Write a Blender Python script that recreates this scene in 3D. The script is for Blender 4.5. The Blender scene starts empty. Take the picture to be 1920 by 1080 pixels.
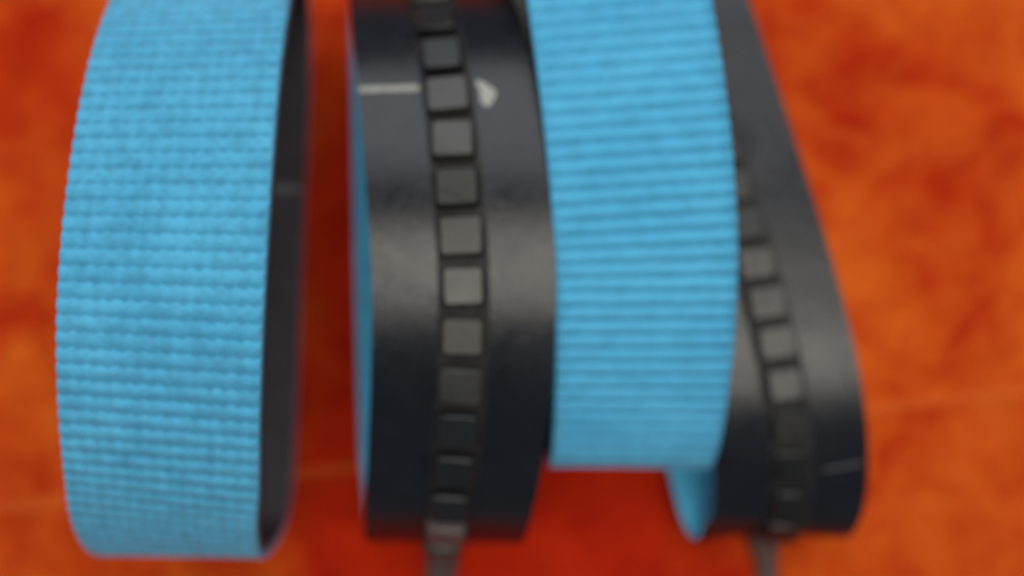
import bpy, math, random
import numpy as np
from mathutils import Matrix, Vector
random.seed(7)
MM = 0.001
scene = bpy.context.scene
col = scene.collection

# ------------------------------------------------------------------ camera
cam_d = bpy.data.cameras.new("camera")
cam = bpy.data.objects.new("camera", cam_d)
col.objects.link(cam)
cam_d.sensor_width = 36.0
cam_d.lens = 27.19
cam_d.clip_start = 0.005
cam_d.clip_end = 10.0
cam.location = (0, 0, 0.165)                 # looks straight down at the cloth
cam.rotation_euler = (0, 0, 0)
cam_d.dof.use_dof = True                     # the hand-held close-up is slightly out of focus
cam_d.dof.focus_distance = 0.0988
cam_d.dof.aperture_fstop = 4.8
scene.camera = cam

# ------------------------------------------------------------------ light (indoor, no sky)
world = bpy.data.worlds.new("World")
scene.world = world
world.use_nodes = True
bg = world.node_tree.nodes["Background"]
bg.inputs["Color"].default_value = (0.72, 0.87, 1.0, 1)
bg.inputs["Strength"].default_value = 0.20

def area_lamp(name, loc, target, sx, sy, power, colr):
    l = bpy.data.lights.new(name, 'AREA')
    l.shape = 'RECTANGLE'; l.size = sx; l.size_y = sy
    l.energy = power; l.color = colr
    o = bpy.data.objects.new(name, l); col.objects.link(o)
    o.location = loc
    o.rotation_euler = (Vector(target) - Vector(loc)).to_track_quat('-Z', 'Y').to_euler()
    return o
area_lamp("ceiling_lamp", (0.14, 0.028, 1.0), (0.14, 0.028, 0), 0.92, 0.40, 7.4, (1.0, 0.95, 0.82))
area_lamp("window_light", (0.12, 0.72, 0.80), (0, 0, 0), 1.3, 0.7, 8.6, (0.95, 0.97, 1.0))

vs = scene.view_settings
vs.view_transform = 'Standard'
try: vs.look = 'None'
except Exception: pass
vs.exposure = -0.22
vs.gamma = 1.0
vs.use_curve_mapping = False

# ------------------------------------------------------------------ materials
def new_mat(name):
    m = bpy.data.materials.new(name); m.use_nodes = True
    nt = m.node_tree
    return m, nt, nt.nodes["Principled BSDF"]
def N(nt, kind, **kw):
    n = nt.nodes.new(kind)
    for k, v in kw.items(): setattr(n, k, v)
    return n
def noise(nt, vec, scale, detail=3.0, rough=0.55, dist=0.0):
    n = N(nt, 'ShaderNodeTexNoise')
    n.inputs['Scale'].default_value = scale
    n.inputs['Detail'].default_value = detail
    n.inputs['Roughness'].default_value = rough
    n.inputs['Distortion'].default_value = dist
    if vec is not None: nt.links.new(vec, n.inputs['Vector'])
    return n.outputs['Fac']
def ramp(nt, fac, stops, interp='LINEAR'):
    r = N(nt, 'ShaderNodeValToRGB'); r.color_ramp.interpolation = interp
    els = r.color_ramp.elements
    while len(els) < len(stops): els.new(0.5)
    for e, (p, c) in zip(els, stops):
        e.position = p; e.color = (c[0], c[1], c[2], 1)
    nt.links.new(fac, r.inputs['Fac'])
    return r.outputs['Color']
def mixc(nt, fac, a, b, blend='MIX'):
    n = N(nt, 'ShaderNodeMix', data_type='RGBA', blend_type=blend)
    for sock, v in ((n.inputs[0], fac), (n.inputs[6], a), (n.inputs[7], b)):
        if hasattr(v, 'links'): nt.links.new(v, sock)
        else: sock.default_value = v
    return n.outputs[2]
def world_pos(nt):
    return N(nt, 'ShaderNodeNewGeometry').outputs['Position']
def bump(nt, bsdf, height, strength, dist):
    b = N(nt, 'ShaderNodeBump')
    b.inputs['Strength'].default_value = strength
    b.inputs['Distance'].default_value = dist
    nt.links.new(height, b.inputs['Height'])
    nt.links.new(b.outputs['Normal'], bsdf.inputs['Normal'])

def fabric_mat(name, lo, hi, dots):
    m, nt, b = new_mat(name)
    p = world_pos(nt)
    f1 = noise(nt, p, 2600, 3, .7)          # thread grain
    f2 = noise(nt, p, 420, 3, .6)           # weave blotches
    c = ramp(nt, f1, [(0.25, lo), (0.75, hi)])
    shade = ramp(nt, f2, [(0.36, (dots, dots, dots)), (0.60, (1, 1, 1))])
    c = mixc(nt, 1.0, c, shade, 'MULTIPLY')
    f3 = noise(nt, p, 70, 4, .65, .6)       # handling marks and fading
    c = mixc(nt, 1.0, c, ramp(nt, f3, [(0.33, (0.86, 0.90, 0.92)), (0.66, (1.10, 1.03, 1.01))]), 'MULTIPLY')
    nt.links.new(c, b.inputs['Base Color'])
    b.inputs['Roughness'].default_value = 0.85
    b.inputs['Specular IOR Level'].default_value = 0.25
    b.inputs['Sheen Weight'].default_value = 0.15
    b.inputs['Sheen Roughness'].default_value = 0.5
    add = N(nt, 'ShaderNodeMath', operation='ADD')
    nt.links.new(f1, add.inputs[0]); nt.links.new(f2, add.inputs[1])
    bump(nt, b, add.outputs[0], 0.6, 0.0004)
    return m
BLUE_A = fabric_mat("woven_blue_fabric", (0.070, 0.390, 0.640), (0.098, 0.470, 0.760), 0.80)
BLUE_B = fabric_mat("blue_fabric", (0.070, 0.400, 0.660), (0.095, 0.470, 0.770), 0.88)
BLUE_BASE = fabric_mat("darker_blue_base", (0.045, 0.275, 0.470), (0.062, 0.330, 0.550), 0.85)  # darker blue under the ribs, shows in the grooves

def rubber_mat(name, base, r0, r1, spec=0.5):
    m, nt, b = new_mat(name)
    p = world_pos(nt)
    f = noise(nt, p, 160, 4, .6)
    c = ramp(nt, f, [(0.3, [v * .8 for v in base]), (0.7, [v * 1.25 for v in base])])
    nt.links.new(c, b.inputs['Base Color'])
    g = noise(nt, p, 900, 3, .6)
    sc = noise(nt, p, 75, 5, .7, 1.2)
    gm = N(nt, 'ShaderNodeMath', operation='MULTIPLY_ADD'); nt.links.new(sc, gm.inputs[0]); gm.inputs[1].default_value = .8
    ga = N(nt, 'ShaderNodeMath', operation='MULTIPLY'); nt.links.new(g, ga.inputs[0]); ga.inputs[1].default_value = .3
    nt.links.new(ga.outputs[0], gm.inputs[2])
    rr = ramp(nt, gm.outputs[0], [(0.36, (r0 * .85,) * 3), (0.74, (r1 * 1.15,) * 3)])
    nt.links.new(rr, b.inputs['Roughness'])
    b.inputs['Specular IOR Level'].default_value = spec
    bump(nt, b, g, 0.25, 0.00012)
    return m
RUBBER = rubber_mat("black_rubber", (0.0066, 0.0070, 0.0110), 0.19, 0.28, .38)
CHARCOAL = rubber_mat("charcoal_rubber", (0.048, 0.039, 0.045), 0.45, 0.6, .4)
TAIL = rubber_mat("brown_grey_rubber", (0.085, 0.047, 0.040), 0.5, 0.7, .4)
GUIDE = rubber_mat("matt_black_rubber", (0.014, 0.013, 0.014), 0.55, 0.70, .3)
TOOTH = rubber_mat("worn_grey_rubber", (0.030, 0.029, 0.026), 0.26, 0.38, .45)
TOOTH_B = rubber_mat("scuffed_grey_rubber", (0.026, 0.025, 0.024), 0.34, 0.48, .45)
TOOTH_C = rubber_mat("dark_grey_rubber", (0.010, 0.010, 0.011), 0.28, 0.36, .42)
TOOTH_D = rubber_mat("flush_black_rubber", (0.010, 0.0095, 0.010), 0.22, 0.32, .40)
TOOTH_P = rubber_mat("pale_glint_rubber", (0.085, 0.066, 0.066), 0.4, 0.5, .5)  # paler colour paints the glints on the bottom-bend teeth
PAINT = rubber_mat("white_print", (0.29, 0.29, 0.265), 0.5, 0.7)
FAINT = rubber_mat("faded_grey_print", (0.050, 0.043, 0.052), 0.5, 0.7)

FAINT_B = rubber_mat("grey_print", (0.15, 0.135, 0.15), 0.5, 0.7)

def cloth_mat():
    m, nt, b = new_mat("dyed_orange_cloth")
    p = world_pos(nt)
    big = noise(nt, p, 24, 3, .55, 0.8)
    mid = noise(nt, p, 75, 4, .6, 0.5)
    fine = noise(nt, p, 1500, 2, .6)
    c1 = ramp(nt, big, [(0.38, (0.40, 0.020, 0.002)), (0.48, (0.53, 0.055, 0.004)), (0.62, (0.63, 0.115, 0.010))])
    c2 = ramp(nt, mid, [(0.36, (0.38, 0.018, 0.002)), (0.64, (0.64, 0.125, 0.012))])
    c = mixc(nt, 0.5, c1, c2)
    fib = noise(nt, p, 260, 4, .7, 0.6)
    c = mixc(nt, 1.0, c, ramp(nt, fib, [(0.3, (0.90, 0.82, 0.8)), (0.7, (1.06, 1.08, 1.08))]), 'MULTIPLY')
    # broad redder patch: dye tone with belt shade painted in, wobbly edged
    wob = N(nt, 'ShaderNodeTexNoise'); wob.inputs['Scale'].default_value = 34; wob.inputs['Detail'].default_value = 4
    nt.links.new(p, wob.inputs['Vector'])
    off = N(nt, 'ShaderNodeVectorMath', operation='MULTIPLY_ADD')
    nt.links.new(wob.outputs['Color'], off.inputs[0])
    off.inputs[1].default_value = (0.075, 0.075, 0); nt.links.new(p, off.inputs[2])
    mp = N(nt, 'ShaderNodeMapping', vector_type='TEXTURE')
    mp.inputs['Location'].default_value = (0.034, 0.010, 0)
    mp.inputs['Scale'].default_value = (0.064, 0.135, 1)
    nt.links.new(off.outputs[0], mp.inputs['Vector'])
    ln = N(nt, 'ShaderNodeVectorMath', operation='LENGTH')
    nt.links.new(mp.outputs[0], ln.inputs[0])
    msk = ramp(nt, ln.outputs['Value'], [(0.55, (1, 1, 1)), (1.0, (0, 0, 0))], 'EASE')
    far = ramp(nt, noise(nt, p, 8.5, 3, .6, .8), [(0.54, (0, 0, 0)), (0.66, (.75, .75, .75))], 'EASE')   # more red dye patches over the cloth
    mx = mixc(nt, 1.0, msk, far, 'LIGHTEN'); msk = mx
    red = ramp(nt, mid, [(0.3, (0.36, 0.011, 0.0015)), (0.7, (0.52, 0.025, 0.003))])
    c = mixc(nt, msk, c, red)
    # lighter line along the fold
    sx = N(nt, 'ShaderNodeSeparateXYZ'); nt.links.new(p, sx.inputs[0])
    m1 = N(nt, 'ShaderNodeMath', operation='MULTIPLY_ADD')
    nt.links.new(sx.outputs['X'], m1.inputs[0]); m1.inputs[1].default_value = -0.1147
    nt.links.new(sx.outputs['Y'], m1.inputs[2])
    m2 = N(nt, 'ShaderNodeMath', operation='ADD'); nt.links.new(m1.outputs[0], m2.inputs[0]); m2.inputs[1].default_value = 0.0345
    m3 = N(nt, 'ShaderNodeMath', operation='ABSOLUTE'); nt.links.new(m2.outputs[0], m3.inputs[0])
    m4 = N(nt, 'ShaderNodeMath', operation='MULTIPLY'); nt.links.new(m3.outputs[0], m4.inputs[0]); m4.inputs[1].default_value = 500
    ck = ramp(nt, m4.outputs[0], [(0.25, (0.30,) * 3), (1.0, (0, 0, 0))], 'EASE')
    c = mixc(nt, ck, c, (0.70, 0.17, 0.03, 1))
    fr = ramp(nt, fine, [(0.3, (0.84, 0.72, 0.72)), (0.7, (1.02, 0.93, 0.93))])
    c = mixc(nt, 1.0, c, fr, 'MULTIPLY')
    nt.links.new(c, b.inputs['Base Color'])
    b.inputs['Roughness'].default_value = 0.95
    b.inputs['Specular IOR Level'].default_value = 0.1
    bump(nt, b, fine, 0.5, 0.0003)
    return m
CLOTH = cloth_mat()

# ------------------------------------------------------------------ helpers
def mesh_obj(name, verts, faces, m, smooth=True):
    me = bpy.data.meshes.new(name)
    me.from_pydata([tuple(v) for v in verts], [], faces)
    me.materials.append(m)
    if smooth: me.polygons.foreach_set('use_smooth', [True] * len(me.polygons))
    me.update()
    o = bpy.data.objects.new(name, me); col.objects.link(o)
    return o

# ------------------------------------------------------------------ the cloth they lie on
def build_cloth():
    n = 220; half = 260.0
    g = np.sign(np.linspace(-1, 1, n)) * np.abs(np.linspace(-1, 1, n)) ** 1.5 * half
    V = []; rnd = np.random.RandomState(3)
    waves = [(rnd.uniform(.02, .07), rnd.uniform(0, 6.28), rnd.uniform(0, 6.28)) for _ in range(9)]
    for y in g:
        for x in g:
            z = -0.75
            for k, a, ph in waves:
                z += 0.085 * math.sin(k * (x * math.cos(a) + y * math.sin(a)) + ph)
            d = y - 0.1147 * x + 34.5
            z += 0.55 * math.exp(-(d / 1.6) ** 2)           # pressed fold
            V.append((x * MM, y * MM, min(z, 0.0) * MM))
    F = [(j * n + i, j * n + i + 1, (j + 1) * n + i + 1, (j + 1) * n + i) for j in range(n - 1) for i in range(n - 1)]
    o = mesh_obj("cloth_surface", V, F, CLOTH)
    o["kind"] = "structure"
    o["label"] = "mottled orange and red dyed cloth under the belts"
build_cloth()

# ------------------------------------------------------------------ belts
W = 29.4          # belt width, mm
T = 2.2           # belt thickness, mm
TOOTH_H = 2.2

def closed_curve(ctrl, n):
    """periodic Catmull-Rom through the control points, resampled evenly; returns points, tangents, length"""
    P = np.array(ctrl, float); k = len(P); out = []
    for i in range(k):
        p0, p1, p2, p3 = P[i - 1], P[i], P[(i + 1) % k], P[(i + 2) % k]
        for u in np.linspace(0, 1, 40, endpoint=False):
            out.append(.5 * (2 * p1 + (p2 - p0) * u + (2 * p0 - 5 * p1 + 4 * p2 - p3) * u * u + (3 * p1 - p0 - 3 * p2 + p3) * u ** 3))
    D = np.array(out + [out[0]])
    s = np.concatenate([[0], np.cumsum(np.linalg.norm(np.diff(D, axis=0), axis=1))])
    L = s[-1]
    return D, s, L

class Path:
    def __init__(self, ctrl, roll=lambda p: 0.0):
        self.D, self.s, self.L = closed_curve(ctrl, 400)
        self.roll = roll
    def at(self, s):
        s = s % self.L
        return np.array([np.interp(s, self.s, self.D[:, k]) for k in range(3)])
    def frame(self, s):
        p = self.at(s); t = self.at(s + .8) - self.at(s - .8); t /= np.linalg.norm(t)
        r = self.roll(p)
        w = np.array([math.cos(r), 0, -math.sin(r)])
        w = w - t * np.dot(w, t) * np.array([1, .6, .3]); w /= np.linalg.norm(w)
        n = np.cross(t, w); n /= np.linalg.norm(n)
        return p, np.cross(w, n), w, n
    def s_at_y(self, y, upper=True):
        """arc length where the upper (or lower) run passes y"""
        best = None
        for i, q in enumerate(self.D[:-1]):
            zc = self.D[:, 2].mean()
            if (q[2] > zc) == upper:
                d = abs(q[1] - y)
                if best is None or d < best[0]: best = (d, self.s[i])
        return best[1]

def loop_ctrl(yc, a_top, a_bot, z_low, z_high, xu, xl, n_low=2.8, n_bot=2.0, n_top=2.0, mid=.5, k=28):
    """control points of a sagging loop: xu / xl give the sideways position of the upper / lower run against y"""
    zc = z_low + (z_high - z_low) * mid
    C = []
    for i in range(k):
        t = 2 * math.pi * i / k
        c, s = math.cos(t), math.sin(t)
        a = a_bot if s > 0 else a_top
        if c >= 0:
            e = 2 / (n_bot if s > 0 else n_top)
            yy, zz = math.copysign(abs(s) ** e, s), abs(c) ** e
        else:
            e = 2 / n_low
            yy, zz = math.copysign(abs(s) ** e, s), -abs(c) ** e
        y = yc - a * yy
        z = zc + (z_high - zc if zz > 0 else zc - z_low) * zz
        f = (z - z_low) / (z_high - z_low)
        x = np.interp(y, *xl) * (1 - f) + np.interp(y, *xu) * f
        C.append((x, y, z))
    return C

def band(name, path, n0, n1, width, m, n=260, across=6, x_off=0.0, crown=0.0):
    V = []; F = []
    us = list(np.linspace(-.5, .5, across + 1))
    prof = [(u * width + x_off, n1 + crown * (1 - 4 * u * u)) for u in us] + [(u * width + x_off, n0) for u in reversed(us)]
    # small rounding of the four corners
    r = min(.25, abs(n1 - n0) * .3)
    q = len(prof)
    for i in range(n):
        p, t, w, nn = path.frame(path.L * i / n)
        for (a, h) in prof: V.append((p + w * a + nn * h) * MM)
    for i in range(n):
        j = (i + 1) % n
        for a in range(q):
            c = (a + 1) % q
            F.append((i * q + a, j * q + a, j * q + c, i * q + c))
    o = mesh_obj(name, V, F, m)
    bv = o.data
    # sharp long edges
    att = bv.attributes.new("sharp_edge", 'BOOLEAN', 'EDGE')
    corner = {0, across, across + 1, q - 1}
    flags = []
    for e in bv.edges:
        v0, v1 = e.vertices
        flags.append((v0 % q) == (v1 % q) and (v0 % q) in corner)
    att.data.foreach_set('value', flags)
    return o

def tooth_mesh(m):
    # tapered rounded block: footprint 7 x 6.6, top 5.9 x 5.7, height TOOTH_H ; x across, y along
    rings = [(3.6, 3.35, -0.35), (3.42, 3.22, TOOTH_H * .55), (3.25, 3.12, TOOTH_H * .90), (2.98, 2.88, TOOTH_H)]
    V = []; F = []
    for (a, b, z) in rings:
        c = .45
        for (x, y) in ((-a + c, -b), (a - c, -b), (a, -b + c), (a, b - c), (a - c, b), (-a + c, b), (-a, b - c), (-a, -b + c)):
            V.append((x * MM, y * MM, z * MM))
    for k in range(3):
        for i in range(8):
            j = (i + 1) % 8
            F.append((k * 8 + i, k * 8 + j, k * 8 + 8 + j, k * 8 + 8 + i))
    F.append(tuple(range(24, 32)))   # flat top
    me = bpy.data.meshes.new("tooth"); me.from_pydata(V, [], F); me.materials.append(m)
    me.polygons.foreach_set('use_smooth', [True] * (len(F) - 1) + [False])
    return me
def rib_mesh(m, pitch, height, seed, bead):
    rnd = random.Random(seed)
    V = []; F = []; seg = 6; nx = 56 if bead else 12
    for i in range(nx + 1):
        x = (i / nx - .5) * (W + .15)
        dip = bead * (.5 - .5 * math.cos(2 * math.pi * i / 4)) * rnd.uniform(.7, 1.15)   # beads of the weave
        wob = rnd.uniform(-.06, .06); hh = height * rnd.uniform(.9, 1.06) * (1 - dip)
        cw = .97 * (1 - .5 * dip)
        for k in range(seg + 1):
            a = k / seg
            y = (a - .5) * pitch * cw + wob
            z = hh * math.sin(math.pi * a) ** 0.8 - .06
            V.append((x * MM, y * MM, z * MM))
    s = seg + 1
    for i in range(nx):
        for k in range(seg):
            F.append((i * s + k, (i + 1) * s + k, (i + 1) * s + k + 1, i * s + k + 1))
    F.append(tuple(range(seg, -1, -1))[::-1][::-1]); F.append(tuple(nx * s + k for k in range(s)))
    me = bpy.data.meshes.new("rib"); me.from_pydata(V, [], F); me.materials.append(m)
    me.polygons.foreach_set('use_smooth', [True] * (len(F) - 2) + [False] * 2)
    return me
TOOTH_MES = [tooth_mesh(m) for m in (TOOTH, TOOTH, TOOTH_B, TOOTH_C)]
TOOTH_FLUSH = [tooth_mesh(TOOTH_D)]
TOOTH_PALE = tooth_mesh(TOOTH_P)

def frame_matrix(p, w, t, n):
    M = Matrix.Identity(4)
    for r in range(3):
        M[r][0] = w[r]; M[r][1] = t[r]; M[r][2] = n[r]; M[r][3] = p[r] * MM
    return M

def make_belt(label, path, blue_out, blue, teeth_phase=0.0, ribs=True, rib_h=.42, seed=1, bead=0.0, inner=RUBBER, tooth_scale=1.0, tooth_set=None, pale_below=None):
    base = path.at(path.s_at_y(float(np.mean(path.D[:, 1])), False))
    e = bpy.data.objects.new("toothed_belt", None); col.objects.link(e)
    e.empty_display_size = .01
    e.location = (base[0] * MM, base[1] * MM, 0)
    e["label"] = label; e["category"] = "belt"
    e["group"] = "flat belts looped side by side on the cloth"
    inv = Matrix.Translation(e.location).inverted()
    def part(o):
        o.parent = e; o.matrix_parent_inverse = inv
        return o
    sg = 1 if blue_out else -1
    h = T / 2
    if blue_out:
        cover = part(band("fabric_cover", path, 0.0, h, W, BLUE_BASE if ribs else blue))
        rub = part(band("rubber_layer", path, -h, 0.06, W + .16, inner))
        guide = part(band("guide_strip", path, -h - .4, -h + .1, 8.2, GUIDE, across=2))
    else:
        cover = part(band("fabric_cover", path, -h, 0.0, W, blue))
        rub = part(band("rubber_layer", path, -0.06, h, W - .24, RUBBER))
        guide = part(band("guide_strip", path, h - .1, h + .4, 8.2, GUIDE, across=2))
    nt_ = round(path.L / 7.7)
    for i in range(nt_):
        s = path.L * (i + teeth_phase) / nt_
        p, t, w, n = path.frame(s)
        if blue_out: M = frame_matrix(p - n * (h + .38), w, t, -n)
        else: M = frame_matrix(p + n * (h + .38), w, -t, n)
        tm = random.choice(tooth_set or TOOTH_MES)
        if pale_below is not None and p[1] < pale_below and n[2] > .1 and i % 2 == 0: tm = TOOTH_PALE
        o = bpy.data.objects.new("tooth", tm); col.objects.link(o)
        o.parent = guide
        o.matrix_basis = M @ (Matrix.Rotation(random.uniform(-.035, .035), 4, 'Z') @ Matrix.Rotation(random.uniform(-.05, .05), 4, 'X') @ Matrix.Diagonal((random.uniform(.95, 1.04), random.uniform(.90, .97), tooth_scale * random.uniform(.9, 1.06), 1)))
    if ribs:
        nr = round(path.L / 2.43)
        meshes = [rib_mesh(blue, path.L / nr, rib_h, seed * 10 + k, bead) for k in range(5)]
        for i in range(nr):
            p, t, w, n = path.frame(path.L * (i + .5) / nr)
            if blue_out: M = frame_matrix(p + n * h, w, -t, n)
            else: M = frame_matrix(p - n * h, w, t, -n)
            o = bpy.data.objects.new("rib", random.choice(meshes)); col.objects.link(o)
            o.parent = cover
            o.matrix_basis = M
    return e, cover, rub, guide

def print_mark(path, rub, outline, y, upper, side, m, lift=.05, name="print_mark", label=None):
    """flat print lying on the black face; outline in mm (across, along), follows the curve of the belt"""
    s0 = path.s_at_y(y, upper)
    V = []; F = []
    h = T / 2 + lift
    for (a, b) in outline:
        p, t, w, n = path.frame(s0 + b)
        V.append((p + w * a + n * h * side) * MM)
    for (a, b) in outline:
        p, t, w, n = path.frame(s0 + b)
        V.append((p + w * a + n * (h - .12) * side) * MM)
    k = len(outline)
    F.append(tuple(range(k))); F.append(tuple(range(2 * k - 1, k - 1, -1)))
    for i in range(k): F.append((i, (i + 1) % k, k + (i + 1) % k, k + i))
    o = mesh_obj(name, V, F, m, smooth=False)
    o.parent = rub
    if label: o["label"] = label
    return o

# --- 1: big blue loop on its own
p1 = Path(loop_ctrl(0.7, 57.0, 49.0, 1.2, 53.0,
    ([-50, -44, -30, -17, -1.5, 15, 46, 58], [-59.8, -56.2, -52.6, -51.3, -50.3, -49.5, -48.6, -49.0]),
    ([-50, -44, -30, -7, 16, 50, 60], [-60.6, -60.6, -60.6, -60.0, -59.0, -57.2, -56.6]), n_bot=1.9, n_top=1.78, mid=.34))
b1 = make_belt("tall blue ribbed belt loop standing apart with bare cloth on both its sides", p1, True, BLUE_A, seed=1, rib_h=.42, bead=.62, inner=CHARCOAL)
print_mark(p1, b1[2], [(6, -.8), (14.3, -.8), (14.3, .8), (6, .8)], 21.5, False, -1, FAINT_B, label="faded grey line across the black inner face")

# --- 2: black face out, with the white arrow print
p2 = Path(loop_ctrl(3.0, 54.5, 51.5, 1.2 + TOOTH_H, 41.0,
    ([-50, -33, -14, 3, 33, 51, 60], [-9.6, -8.2, -7.6, -7.7, -9.6, -11.6, -12.4]),
    ([-50, -33, 3, 33, 60], [-15.2, -17.0, -17.9, -18.4, -18.8]), mid=.22))
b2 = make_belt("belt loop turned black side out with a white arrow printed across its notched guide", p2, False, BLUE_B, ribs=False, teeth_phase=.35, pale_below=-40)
print_mark(p2, b2[2], [(-14.4, -.9), (-14.2, -.95), (-9, -.62), (-4.9, -.42), (-4.5, -.2), (-4.5, .6), (-5.0, .82), (-10, .42), (-14.4, .2)], 33.2, True, 1, PAINT, label="white printed arrow shaft")
print_mark(p2, b2[2], [(4.9, -2.0), (5.4, -2.3), (6.9, -1.1), (8.0, .1), (7.8, .9), (7.0, 2.2), (6.2, 2.8), (5.5, 2.3), (5.2, 1.2), (5.4, 0)], 31.6, True, 1, PAINT, label="white printed arrow head")

# --- 3: blue loop between the two black-faced ones
p3 = Path(loop_ctrl(26.0, 52, 57.9, 1.2, 40.5,
    ([-36, -33, -15, 3.5, 20, 46, 80], [24.0, 24.0, 23.4, 22.5, 20.6, 17.6, 15.0]),
    ([-36, -15, 20, 46, 80], [20.0, 17.5, 14.0, 11.0, 8.5]), n_bot=1.65))
b3 = make_belt("blue ribbed belt loop lying between the two black-faced loops", p3, True, BLUE_B, seed=2, rib_h=.52)

# --- 4: low slack loop, black face out, its far end inside loop 3
ctrl4 = [(35.6, 42, 13.6), (41.5, 22, 15.0), (46.5, 3, 17.0), (50.3, -15, 18.8), (52.3, -28, 18.4), (53.2, -38, 16.4), (53.4, -45.5, 12.4),
         (52.2, -48.8, 8.0), (49.6, -45.4, 4.4), (46.8, -34, 3.3), (44.8, -17, 3.3), (43.0, 3, 4.6), (38.0, 22, 6.2), (33.3, 42, 7.2),
         (29.0, 56, 7.4), (27.4, 64.5, 8.4), (27.4, 66.6, 10.4), (28.4, 63.5, 12.6), (31.0, 56, 13.2)]
p4 = Path(ctrl4)
b4 = make_belt("low black-faced belt loop slanting out from under a blue loop, blue lining showing", p4, False, BLUE_B, ribs=False, teeth_phase=.1, tooth_scale=.62, tooth_set=TOOTH_FLUSH)
print_mark(p4, b4[2], [(6, .15), (13.6, -.9), (13.6, -.3), (6, .75)], -34, True, 1, FAINT, label="faded grey line across the black face")

# --- loose end of each outer guide strip, lying on the cloth
def guide_tail(path, guide, pts, width):
    V = []; F = []
    for i, (x, y, z) in enumerate(pts):
        for (a, h) in ((-.5, .1), (-.42, 0), (.42, 0), (.5, .1), (.48, .7), (.3, 1.15), (-.3, 1.15), (-.48, .7)):
            V.append(((x + a * width[i]) * MM, y * MM, (z + h) * MM))
    k = len(pts); q = 8
    for i in range(k - 1):
        for a in range(q):
            b = (a + 1) % q
            F.append((i * q + a, i * q + b, (i + 1) * q + b, (i + 1) * q + a))
    F.append(tuple(range(q - 1, -1, -1))); F.append(tuple((k - 1) * q + a for a in range(q)))
    o = mesh_obj("guide_tail", V, F, TAIL)
    o.parent = guide
    o["label"] = "thin loose end of the guide strip"
guide_tail(p2, b2[3], [(-11.6, -45.0, 13.0), (-12.6, -49.0, 8.0), (-13.6, -52.5, 4.0), (-14.6, -57, .8), (-15.4, -64, -.3), (-15.8, -72, -.3)], [8.5, 8.4, 8.0, 7.0, 6.4, 6.2])
guide_tail(p4, b4[3], [(51.6, -47.5, 6.0), (52.4, -51.0, 3.6), (53.4, -54, 1.2), (54.2, -58, -.2), (54.9, -66, -.3), (55.2, -72, -.3)], [8, 7.6, 6.6, 4.8, 4.2, 4.0])

# --- render
scene.render.engine = 'CYCLES'
scene.render.resolution_x = 1024; scene.render.resolution_y = 576
